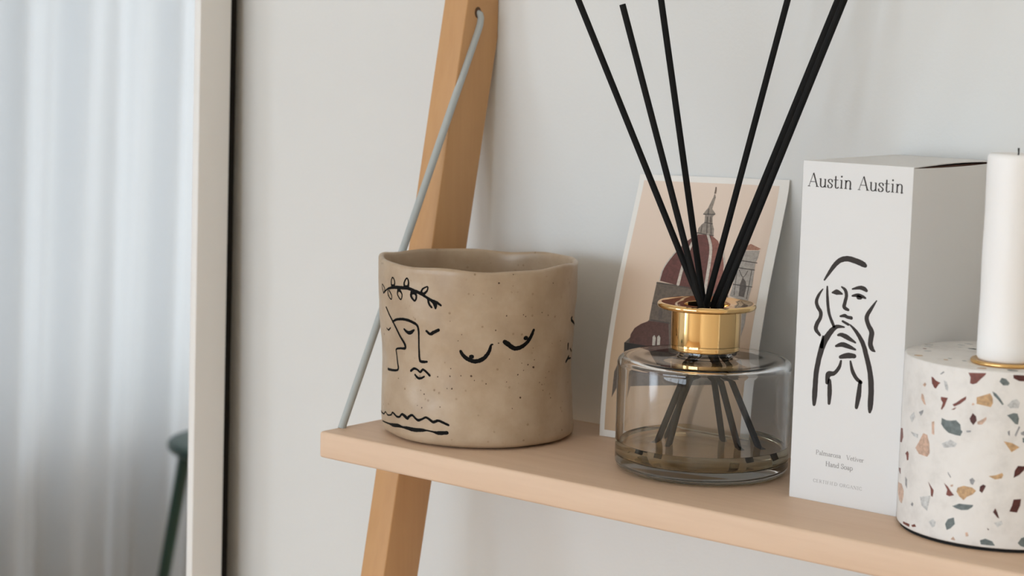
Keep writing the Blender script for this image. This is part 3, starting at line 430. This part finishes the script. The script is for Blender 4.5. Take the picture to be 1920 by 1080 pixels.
for k, h_ in ((1, .62), (2, .55), (3, .35), (5, .6), (6, .8)):     # solid black lower half of the wreath leaves
    s = POT_STROKES[k]; q0, q1, tip, q3, q4 = [(a, z) for a, z, w in s]
    mixp = lambda p, q: (p[0]+(q[0]-p[0])*h_*.8, p[1]+(q[1]-p[1])*h_*.8)
    by_name['leaf_wreath'].append(([fm(*q) for q in (q0, mixp(q0, q1), mixp(q4, q3), q4)], [(0, 1, 2, 3)]))
for nm, parts in by_name.items():
    tag(mesh(nm.split('.')[0], *join_vf(*parts), MAT['ink'], pot), 'black brushed line drawing on the pot')
parts = []
for th, z, r in POT_SPECKS:
    n = 8; k = [rnd.uniform(.7, 1.25) for _ in range(n)]
    parts.append(([pot_pt(th+r*k[i]*math.cos(2*math.pi*i/n)/5.4, z+r*k[i]*math.sin(2*math.pi*i/n), .010) for i in range(n)], [tuple(range(n))]))
sp = mesh('iron_specks', *join_vf(*parts), MAT['speck'], pot); sp['kind'] = 'stuff'

# ------------------------------------------------------------------ postcard leaning on the wall
CZ = [0, .38, 2.18, 4.2, 6.77, 9.22, 11.79, 14.27, 14.75, 15.2]; CY = [10.37, 10.4, 10.64, 10.97, 11.68, 12.5, 13.56, 14.56, 14.74, 14.76]
def interp(x, X, Y):
    for a, b, c, d in zip(X, X[1:], Y, Y[1:]):
        if x <= b: return c+(d-c)*(x-a)/(b-a)
    return Y[-1]
def smooth_cy(z): return sum(interp(max(0, min(15.2, z+o)), CZ, CY) for o in (-.9, -.45, 0, .45, .9))/5
def card_pt(w, h, off=0.):
    z = h+.028*w; y = smooth_cy(z); t = (smooth_cy(z+.1)-smooth_cy(z-.1))/.2; l = math.hypot(1, t)
    return (11.7+w-.05*z, y-off/l, max(z+off*t/l, .005))
CW, CHt = 9.85, 14.58
pc = root('postcard', (16.5, 10.4, 0), 'vintage postcard of a red domed cathedral leaning on the wall behind the diffuser', 'postcard')
nu, nv = 10, 40; V = []; F = []
for off in (0, -.05):
    for j in range(nv+1):
        for i in range(nu+1): V.append(card_pt(CW*i/nu, CHt*j/nv, off))
nn = (nu+1)*(nv+1)
for j in range(nv):
    for i in range(nu):
        k = j*(nu+1)+i; F.append((k, k+1, k+nu+2, k+nu+1)); F.append((nn+k, nn+k+nu+1, nn+k+nu+2, nn+k+1))
edge = [i for i in range(nu+1)]+[j*(nu+1)+nu for j in range(1, nv+1)]+[nv*(nu+1)+i for i in range(nu-1, -1, -1)]+[j*(nu+1) for j in range(nv-1, 0, -1)]
for a, b in zip(edge, edge[1:]+edge[:1]): F.append((a, b, nn+b, nn+a))
mesh('card_sheet', V, F, MAT['card'], pc, smooth=True, auto=40)
V = []; F = []
for j in range(nv+1):
    for i in range(nu+1): V.append(card_pt(.33+(9.27-.33)*i/nu, .38+(14.24-.38)*j/nv, .006))
for j in range(nv):
    for i in range(nu): k = j*(nu+1)+i; F.append((k, k+1, k+nu+2, k+nu+1))
pic = mesh('picture', V, F, MAT['sky_print'], pc, smooth=True)
def cut_poly(pl, fmap, step=.5):
    """polygon cut into horizontal bands so that it follows a bent surface"""
    bm = bmesh.new(); bm.faces.new([bm.verts.new((u, v, 0)) for u, v in pl])
    z0 = min(v for u, v in pl); z1 = max(v for u, v in pl); z = z0+step
    while z < z1:
        bmesh.ops.bisect_plane(bm, geom=bm.verts[:]+bm.edges[:]+bm.faces[:], plane_co=(0, z, 0), plane_no=(0, 1, 0)); z += step
    bmesh.ops.triangulate(bm, faces=bm.faces[:]); bm.verts.index_update()
    r = ([fmap(q.co.x, q.co.y) for q in bm.verts], [tuple(q.index for q in f.verts) for f in bm.faces]); bm.free(); return r
PART = dict(drum='cathedral_walls', dome='dome', domelit='dome_segment', lantern='lantern', cross='cross', apse='small_dome', roofline='roof_edge', tower='bell_tower', towertop='tower_roof', arch='arched_opening', win='small_window')
for k, (nm, pl_) in enumerate(CARD_SHAPES):
    pl_ = [(min(max(u, .36), 9.24), min(max(v, .4), 14.2)) for u, v in pl_]
    mesh(PART[nm], *cut_poly(pl_, lambda u, v, k=k: card_pt(u, v, .010+.0012*k)), MAT['print_'+nm], pic)
by_name = {}
LN = {4: 'drum_line', 5: 'drum_line.b', 6: 'drum_line.c', 7: 'lantern_line', 8: 'lantern_line', 9: 'lantern_line'}
for k, (nm, st) in enumerate(CARD_LINES): by_name.setdefault('dome_rib.%d' % k if nm == 'rib' else LN.get(k, 'tower_line' if k < 16 else 'lantern_line'), []).append(stroke_vf(st, lambda u, v: card_pt(u, v, .030), 1, 5))
for nm, parts in by_name.items(): mesh(nm.split('.')[0], *join_vf(*parts), MAT['print_rib' if 'rib' in nm else 'print_line'], pic)

# ------------------------------------------------------------------ reed diffuser
OX, OY, OR_, OH = 20.57, 7.27, 4.52, 5.95
dif = root('reed_diffuser', (OX, OY, 0), 'squat clear glass reed diffuser bottle with a shiny gold collar', 'diffuser')
outer = [(0, .05), (3.6, .05)]+arc(4.05, .47, .46, -90, 0, 6)+[(OR_, 1.2), (OR_, 3.5)]+arc(OR_-.38, OH-.38, .38, 0, 90, 7)+[(2.0, OH+.02), (1.50, OH+.05)]+[(1.38, OH+.14), (1.36, OH+.30), (1.36, OH+2.1)]
inner = [(1.16, OH+2.1), (1.16, OH+.1)]+[(1.20, OH-.10), (1.32, OH-.19)]+[(3.6, OH-.22)]+arc(OR_-.50, OH-.52, .30, 90, 0, 6)+[(OR_-.20, 3.4), (OR_-.20, 1.35)]+arc(OR_-.75, 1.25, .55, 0, -90, 6)+[(0, .68)]
outer[2:9] = arc(OR_-.46, .51, .46, -90, 0, 6)
V, F = lathe_vf([(max(r, .0005), z) for r, z in outer+inner], 128, (OX, OY), True, True)
mesh('glass_body', V, F, MAT['glass'], dif, smooth=True, auto=60)
LV = 1.55
liq = [(.0005, .66)]+[(OR_-.75+.57*math.cos(math.radians(a)), 1.25+.57*math.sin(math.radians(a))) for a in range(-90, 1, 15)]+[(OR_-.18, LV-.01), (OR_-.26, LV-.04), (OR_-.4, LV-.06), (.0005, LV-.06)]
mesh('fragrance_liquid', *lathe_vf(liq, 128, (OX, OY)), MAT['liquid'], dif, smooth=True, auto=50)
c0 = 6.34
cap_prof = [(1.40, c0), (1.72, c0)]+arc(1.72, c0+.08, .08, -90, 0, 4)+[(1.80, c0+1.0), (1.80, 8.48)]+arc(2.40, 8.66, .16, -120, 90, 12)+[(2.30, 8.80), (1.85, 8.74), (1.27, 8.73), (1.18, 8.70), (1.15, 8.60), (1.15, OH+2.14), (1.38, OH+2.14), (1.38, c0)]
V, F = lathe_vf(cap_prof, 128, (OX, OY), False, False)
n = 128; k = len(cap_prof)-1
F += [(k*n+i, k*n+(i+1) % n, (i+1) % n, i) for i in range(n)]
mesh('gold_collar', V, F, MAT['gold'], dif, smooth=True, auto=40)

RT = Vector((math.cos(YAW), math.sin(YAW), 0)); FWD = Vector((-math.sin(YAW), math.cos(YAW), 0))
def reed(a_off, f_off, slope, dep, ztop, label):
    """a_off/f_off: place in the collar mouth; slope, dep: lean per cm of height along and across the shelf view"""
    z0 = 8.8; c = Vector((OX, OY, 0))
    def at(z): return c+RT*(a_off+slope*(z-z0))+FWD*(f_off+dep*(z-z0))+Vector((0, 0, z))
    zb = .86
    p = at(zb); r = math.hypot(p.x-OX, p.y-OY)
    path = [tuple(at(zb+(ztop-zb)*i/10)) for i in range(11)]
    o = mesh('diffuser_reed', *tube_vf(path, .168, 16), MAT['reed'], None, base=path[0], smooth=True, auto=50)
    tag(o, label, 'reed', 'black reeds in the diffuser'); return r
REEDS = [(-.367, -.263, -.4368, .09, 31, 'black diffuser reed leaning farthest left out of the bottle'),
         (-.392, -.694, -.293, .0771, 23.95, 'shorter black diffuser reed whose tip ends just inside the picture'),
         (-.12, .82, -.1765, -.0013, 31, 'black diffuser reed standing nearest upright, third from the left'),
         (.026, .211, .243, .1321, 31, 'black diffuser reed leaning right, fourth from the left'),
         (.45, .506, .372, .0553, 31, 'black diffuser reed behind its twin in the pair leaning farthest right'),
         (.72, -.065, .333, -.1755, 30, 'black diffuser reed in front of its twin, rightmost at the gold collar')]
for a in REEDS: reed(*a)

# ------------------------------------------------------------------ soap carton
BX, BY, BW, BH, BD = 27.103, 5.245, 5.86, 16.60, 9.2
bxr = root('soap_box', (BX+BW/2, BY+BD/2, 0), 'tall white hand soap carton with an ink drawing of a woman', 'box')
th_ = .06
def bowed_panel(x, y0, y1, z0, zt, sag):
    V = []; n = 24
    for dx in (0, -th_):
        for i in range(n+1):
            t = i/n; y = y0+(y1-y0)*t
            V.append((x+dx+.06*math.sin(math.pi*t), y, z0)); V.append((x+dx+.06*math.sin(math.pi*t), y, zt-sag*math.sin(math.pi*t)**.8))
    F = []; m_ = 2*(n+1)
    for i in range(n):
        a = 2*i; F += [(a, a+2, a+3, a+1), (m_+a, m_+a+1, m_+a+3, m_+a+2), (a+1, a+3, m_+a+3, m_+a+1), (a, m_+a, m_+a+2, a+2)]
    F += [(0, 1, m_+1, m_), (2*n, m_+2*n, m_+2*n+1, 2*n+1)]
    return V, F
mesh('front_panel', *bev(box_vf(BX, BX+BW, BY, BY+th_, .03, BH), .02), MAT['card_box'], bxr, smooth=True, auto=35)
mesh('side_panel', *box_vf(BX, BX+th_, BY+th_, BY+BD-th_, .03, BH-.02), MAT['card_box'], bxr)
mesh('side_panel', *bowed_panel(BX+BW, BY+.03, BY+BD-.03, .03, BH-.06, .06), MAT['card_box'], bxr, smooth=True, auto=35)
mesh('rear_panel', *box_vf(BX, BX+BW, BY+BD-th_, BY+BD, .03, BH), MAT['card_box'], bxr)
mesh('bottom_flap', *box_vf(BX+.02, BX+BW-.02, BY+.02, BY+BD-.02, 0.005, .06), MAT['card_box'], bxr)
V = []; n = 24                                # lid, bowed up a little along its right side
for dz in (0, -.05):
    for i in range(n+1):
        t = i/n; y = BY+.02+(BD-.04)*t; b_ = .10*math.sin(math.pi*t)
        V += [(BX+.02, y, BH+.0+dz), (BX+BW/2, y, BH+b_*.4+dz), (BX+BW+.01, y, BH+b_+dz)]
F = []; m_ = 3*(n+1)
for i in range(n):
    for j in (0, 1):
        a = 3*i+j; F += [(a, a+1, a+4, a+3), (m_+a, m_+a+3, m_+a+4, m_+a+1)]
    F += [(3*i, 3*i+3, m_+3*i+3, m_+3*i), (3*i+2, m_+3*i+2, m_+3*i+5, 3*i+5)]
F += [(0, m_, m_+1, 1), (1, m_+1, m_+2, 2), (3*n, 3*n+1, m_+3*n+1, m_+3*n), (3*n+1, 3*n+2, m_+3*n+2, m_+3*n+1)]
mesh('lid', V, F, MAT['card_box'], bxr, smooth=True, auto=35)
mesh('lid_tuck_flap', *box_vf(BX+BW-.35, BX+BW-.25, BY+.15, BY+BD-.15, BH-1.4, BH-.06), MAT['carton_inside'], bxr)
bm_ = lambda u, v: (BX+u, BY-.004, v)
mesh('ink_drawing', *join_vf(*[stroke_vf([(u, v, w*1.22) for u, v, w in s], bm_, 1, 7, .05, rnd) for s in BOX_STROKES]), MAT['print_ink'], bxr)

# a small old-style serif alphabet drawn with a broad pen; cap height 1
GLY = {
 'A': (.74, [('n', [(.05, 0), (.35, .98)]), ('k', [(.36, 1), (.66, 0)]), ('n', [(.17, .36), (.53, .36)]), ('n', [(-.03, .02), (.16, .02)]), ('n', [(.55, .02), (.78, .02)])]),
 'u': (.57, [('p', [(.12, .6), (.12, .17), (.17, .04), (.27, .0), (.37, .05), (.44, .14)]), ('k', [(.45, .62), (.45, .0)]), ('n', [(.02, .6), (.12, .6)]), ('n', [(.36, .6), (.45, .6)]), ('n', [(.45, .02), (.55, .03)])]),
 's': (.42, [('p', [(.35, .46), (.33, .57), (.22, .62), (.1, .57), (.08, .46), (.17, .36), (.28, .28), (.35, .17), (.3, .04), (.18, -.01), (.07, .04), (.05, .16)])]),
 't': (.37, [('p', [(.14, .84), (.14, .4), (.14, .14), (.18, .02), (.26, 0), (.35, .07)]), ('n', [(.0, .59), (.33, .6)])]),
 'i': (.31, [('k', [(.16, .63), (.16, 0)]), ('n', [(.05, .59), (.16, .61)]), ('n', [(.05, .02), (.27, .02)]), ('d', [(.155, .87), (.165, .87)])]),
 'n': (.61, [('k', [(.13, .63), (.13, 0)]), ('p', [(.13, .44), (.2, .56), (.31, .62), (.41, .57), (.45, .45), (.45, .2), (.45, 0)]), ('n', [(.03, .6), (.13, .61)]), ('n', [(.03, .02), (.23, .02)]), ('n', [(.35, .02), (.56, .02)])]),
 'P': (.6, [('k', [(.14, 1), (.14, 0)]), ('p', [(.14, .97), (.33, .98), (.48, .9), (.52, .74), (.46, .57), (.3, .48), (.15, .49)]), ('n', [(.03, .98), (.14, .98)]), ('n', [(.03, .02), (.27, .02)])]),
 'a': (.48, [('p', [(.09, .5), (.14, .59), (.23, .62), (.33, .57), (.36, .46), (.36, .14), (.4, .02), (.47, .05)]), ('p', [(.36, .37), (.2, .32), (.08, .22), (.08, .08), (.17, -.01), (.28, .04), (.36, .14)])]),
 'l': (.28, [('k', [(.14, 1.06), (.14, 0)]), ('n', [(.03, 1.02), (.14, 1.04)]), ('n', [(.03, .02), (.25, .02)])]),
 'm': (.93, [('k', [(.13, .63), (.13, 0)]), ('p', [(.13, .44), (.2, .56), (.31, .62), (.41, .57), (.45, .45), (.45, .2), (.45, 0)]), ('p', [(.45, .44), (.52, .56), (.63, .62), (.73, .57), (.77, .45), (.77, .2), (.77, 0)]), ('n', [(.03, .6), (.13, .61)]), ('n', [(.03, .02), (.23, .02)]), ('n', [(.35, .02), (.55, .02)]), ('n', [(.67, .02), (.88, .02)])]),
 'r': (.4, [('k', [(.13, .63), (.13, 0)]), ('p', [(.13, .42), (.2, .55), (.29, .62), (.38, .56)]), ('n', [(.03, .6), (.13, .61)]), ('n', [(.03, .02), (.25, .02)])]),
 'o': (.56, [('p', [(.28, .62), (.14, .56), (.07, .31), (.14, .06), (.28, 0), (.42, .06), (.49, .31), (.42, .56), (.28, .62)])]),
 'V': (.72, [('k', [(.07, 1), (.36, 0)]), ('n', [(.36, .02), (.64, 1)]), ('n', [(-.02, .98), (.2, .98)]), ('n', [(.54, .98), (.74, .98)])]),
 'e': (.5, [('n', [(.08, .34), (.43, .36)]), ('p', [(.43, .36), (.41, .5), (.32, .61), (.2, .6), (.1, .48), (.07, .3), (.12, .1), (.24, 0), (.37, .04), (.45, .15)])]),
 'v': (.52, [('k', [(.08, .62), (.27, 0)]), ('n', [(.27, .0), (.45, .62)]), ('n', [(-.01, .6), (.17, .6)]), ('n', [(.37, .6), (.53, .6)])]),
 'H': (.82, [('k', [(.15, 1), (.15, 0)]), ('k', [(.66, 1), (.66, 0)]), ('n', [(.15, .52), (.66, .52)]), ('n', [(.04, .98), (.27, .98)]), ('n', [(.04, .02), (.27, .02)]), ('n', [(.54, .98), (.78, .98)]), ('n', [(.54, .02), (.78, .02)])]),
 'd': (.58, [('k', [(.44, 1.06), (.44, 0)]), ('p', [(.44, .5), (.33, .61), (.2, .59), (.09, .45), (.08, .22), (.15, .04), (.28, 0), (.44, .13)]), ('n', [(.33, 1.03), (.44, 1.04)]), ('n', [(.44, .02), (.55, .03)])]),
 'S': (.52, [('p', [(.43, .76), (.4, .94), (.27, 1.0), (.13, .94), (.09, .78), (.17, .62), (.32, .48), (.43, .32), (.4, .1), (.25, -.01), (.11, .05), (.07, .24)])]),
 'p': (.58, [('k', [(.14, .63), (.14, -.36)]), ('p', [(.14, .46), (.24, .6), (.37, .61), (.48, .48), (.5, .28), (.43, .07), (.3, 0), (.15, .1)]), ('n', [(.03, .6), (.14, .61)]), ('n', [(.03, -.34), (.26, -.34)])]),
 'C': (.72, [('p', [(.62, .74), (.56, .94), (.38, 1.0), (.17, .88), (.08, .5), (.17, .12), (.38, 0), (.56, .06), (.64, .24)])]),
 'E': (.6, [('k', [(.14, 1), (.14, 0)]), ('n', [(.04, .98), (.5, .98)]), ('n', [(.14, .52), (.42, .52)]), ('n', [(.04, .02), (.53, .02)])]),
 'R': (.66, [('k', [(.14, 1), (.14, 0)]), ('p', [(.14, .97), (.33, .98), (.46, .9), (.49, .75), (.43, .59), (.28, .5), (.15, .51)]), ('k', [(.3, .5), (.62, .0)]), ('n', [(.03, .98), (.14, .98)]), ('n', [(.03, .02), (.26, .02)])]),
 'T': (.66, [('k', [(.33, 1), (.33, 0)]), ('n', [(.04, .98), (.62, .98)]), ('n', [(.22, .02), (.44, .02)])]),
 'I': (.34, [('k', [(.17, 1), (.17, 0)]), ('n', [(.05, .98), (.29, .98)]), ('n', [(.05, .02), (.29, .02)])]),
 'F': (.56, [('k', [(.14, 1), (.14, 0)]), ('n', [(.04, .98), (.5, .98)]), ('n', [(.14, .52), (.42, .52)]), ('n', [(.04, .02), (.26, .02)])]),
 'D': (.76, [('k', [(.14, 1), (.14, 0)]), ('p', [(.05, .98), (.35, .98), (.57, .86), (.67, .5), (.57, .14), (.35, .02), (.05, .02)])]),
 'O': (.8, [('p', [(.4, 1), (.18, .9), (.08, .5), (.18, .1), (.4, 0), (.62, .1), (.72, .5), (.62, .9), (.4, 1)])]),
 'G': (.78, [('p', [(.64, .78), (.57, .95), (.39, 1.0), (.17, .88), (.08, .5), (.17, .12), (.39, 0), (.55, .03), (.66, .1)]), ('k', [(.66, .4), (.66, .06)]), ('n', [(.52, .4), (.75, .4)])]),
 'N': (.82, [('n', [(.15, 1), (.15, 0)]), ('k', [(.13, 1), (.68, 0)]), ('n', [(.68, 1), (.68, 0)]), ('n', [(.02, .98), (.15, .98)]), ('n', [(.04, .02), (.26, .02)]), ('n', [(.56, .98), (.8, .98)])]),
}
def text_vf(s, u0, u1, v, cap, fmap, bold=1., track=0.):
    adv = sum(GLY[c][0] if c != ' ' else .34 for c in s)+track*(len(s)-1)
    sx_ = (u1-u0)/adv; parts = []; x = 0
    for c in s:
        if c != ' ':
            for kind, pts in GLY[c][1]:
                P = [(u0+(x+a)*sx_, v+b*cap) for a, b in pts]
                if kind == 'p':
                    q = smooth_path([(a, b, 0) for a, b in P], 5); st = []
                    for i, (a, b, _) in enumerate(q):
                        e_, f_ = q[max(0, i-1)], q[min(len(q)-1, i+1)]; dx, dy = f_[0]-e_[0], f_[1]-e_[1]; l = math.hypot(dx, dy) or 1
                        st.append((a, b, cap*bold*(.040+.062*abs(dy)/l)))
                    parts.append(stroke_vf(st, fmap, 1, 1))
                else:
                    w = cap*bold*dict(k=.098, n=.042, d=.13)[kind]
                    parts.append(stroke_vf([(*P[0], w), (*P[1], w)], fmap, 1, 1, caps=(kind == 'd')))
        x += (GLY[c][0] if c != ' ' else .34)+track
    return join_vf(*parts)
mesh('brand_lettering', *text_vf('Austin Austin', .31, 5.42, 15.365, .655, bm_, 1.12, .03), MAT['print_ink'], bxr)
mesh('scent_lettering', *join_vf(text_vf('Palmarosa', 1.39, 2.77, 2.345, .222, bm_, 1.15), text_vf('Vetiver', 3.075, 4.01, 2.33, .222, bm_, 1.15)), MAT['print_grey'], bxr)
mesh('product_lettering', *text_vf('Hand Soap', 1.95, 3.45, 1.85, .235, bm_, 1.15), MAT['print_grey'], bxr)
mesh('certificate_lettering', *text_vf('CERTIFIED ORGANIC', 1.31, 3.99, .96, .158, bm_, 1.0, .08), MAT['print_grey'], bxr)

# ------------------------------------------------------------------ terrazzo candle holder and candle
TX, TY, TR, TH = 37.4, 6.7, 4.6, 8.1
hol = root('candle_holder', (TX, TY, 0), 'white terrazzo cylinder candle holder with coloured stone chips at the shelf front', 'candle holder')
prof = [(.0005, .17), (TR-.16, .17)]+arc(TR-.08, .25, .08, -90, 0, 3)+[(TR, 2.5), (TR, 5.5)]+arc(TR-.07, TH-.07, .07, 0, 90, 3)+[(1.2, TH), (.0005, TH)]
mesh('terrazzo_body', *lathe_vf(prof, 160, (TX, TY)), MAT['terrazzo'], hol, smooth=True, auto=40)
mesh('base_pad', *lathe_vf([(.0005, .008), (TR-.14, .008), (TR-.14, .17), (.0005, .17)], 96, (TX, TY)), MAT['black_pad'], hol, smooth=True, auto=40)
def chip_side(c, pts):
    pts = [(a, min(max(z, .30), TH-.09)) for a, z in pts]
    bm = bmesh.new(); bm.faces.new([bm.verts.new((a, z, 0)) for a, z in pts])
    a0, a1 = min(a for a, z in pts), max(a for a, z in pts); a = a0+.07
    while a < a1-.01:
        bmesh.ops.bisect_plane(bm, geom=bm.verts[:]+bm.edges[:]+bm.faces[:], plane_co=(a, 0, 0), plane_no=(1, 0, 0)); a += .07
    bmesh.ops.triangulate(bm, faces=bm.faces[:]); bm.verts.index_update()
    uv = [tuple(q.co) for q in bm.verts]; F = [tuple(q.index for q in f.verts) for f in bm.faces]; n = len(uv)
    F += [(e.verts[0].index, e.verts[1].index, n+e.verts[1].index, n+e.verts[0].index) for e in bm.edges if e.is_boundary]; bm.free()
    V = [(TX+r*math.cos(u), TY+r*math.sin(u), v) for r in (TR+.010, TR-.10) for u, v, _ in uv]
    mesh('stone_chip', V, F, CHIP[c], hol)
for c, pts in CHIPS: chip_side(c, pts)
rc = random.Random(11)
def rand_chip(w, h):
    n = rc.randint(5, 8); return [(w*rc.uniform(.6, 1.1)*math.cos(2*math.pi*i/n), h*rc.uniform(.6, 1.1)*math.sin(2*math.pi*i/n)) for i in range(n)]
for k in range(54):                           # the side turned away from the camera
    a0 = rc.uniform(-.62, 2.62); z0 = rc.uniform(.6, 7.6); s = rc.choice((.08, .12, .18, .26)); t = rc.uniform(0, 6.28)
    q = rand_chip(s*rc.uniform(1, 1.7), s)
    chip_side(rc.choice('rrdttpggkkll'), [(a0+(x*math.cos(t)-y*math.sin(t))/TR, z0+x*math.sin(t)+y*math.cos(t)) for x, y in q])
for k in range(34):                           # the top face
    r = math.sqrt(rc.uniform(.18, .86))*TR; a0 = rc.uniform(0, 6.28); s = rc.choice((.08, .12, .2)); q = rand_chip(s*1.4, s)
    x0, y0_ = TX+r*math.cos(a0), TY+r*math.sin(a0); n = len(q)
    V = [(x0+x, y0_+y, TH+.006) for x, y in q]+[(x0+x, y0_+y, TH-.1) for x, y in q]
    mesh('stone_chip', V, [tuple(range(n))]+[(i, n+i, n+(i+1) % n, (i+1) % n) for i in range(n)], CHIP[rc.choice('rtpgklll')], hol)
CX, CY_ = TX+.84, TY-1.90
dish = [(.0005, TH+.01), (1.42, TH+.01)]+arc(1.50, TH+.10, .09, -90, 90, 6)+[(1.36, TH+.17), (.0005, TH+.14)]
mesh('gold_dish', *lathe_vf(dish, 96, (CX, CY_)), MAT['gold_soft'], hol, smooth=True, auto=50)
can = root('candle', (CX, CY_, TH+.17), 'white pillar candle standing in the terrazzo holder, cut by the right picture edge', 'candle')
CB, CT = TH+.175, 17.55
pf = [(.0005, CB), (1.24, CB), (1.31, CB+.12)]+[(1.315+.012*math.sin(i*1.1), CB+.12+(CT-CB-.35)*i/14) for i in range(1, 15)]+[(1.29, CT-.1), (1.22, CT-.02), (1.10, CT-.02), (.6, CT-.07), (.0005, CT-.10)]
mesh('wax_body', *lathe_vf(pf, 72, (CX, CY_)), MAT['wax'], can, smooth=True, auto=60)
mesh('wick', *tube_vf([(CX, CY_, CT-.15), (CX+.01, CY_, CT+.05), (CX-.01, CY_+.02, CT+.24)], [.035, .035, .045], 8), MAT['wick'], can, smooth=True, auto=50)
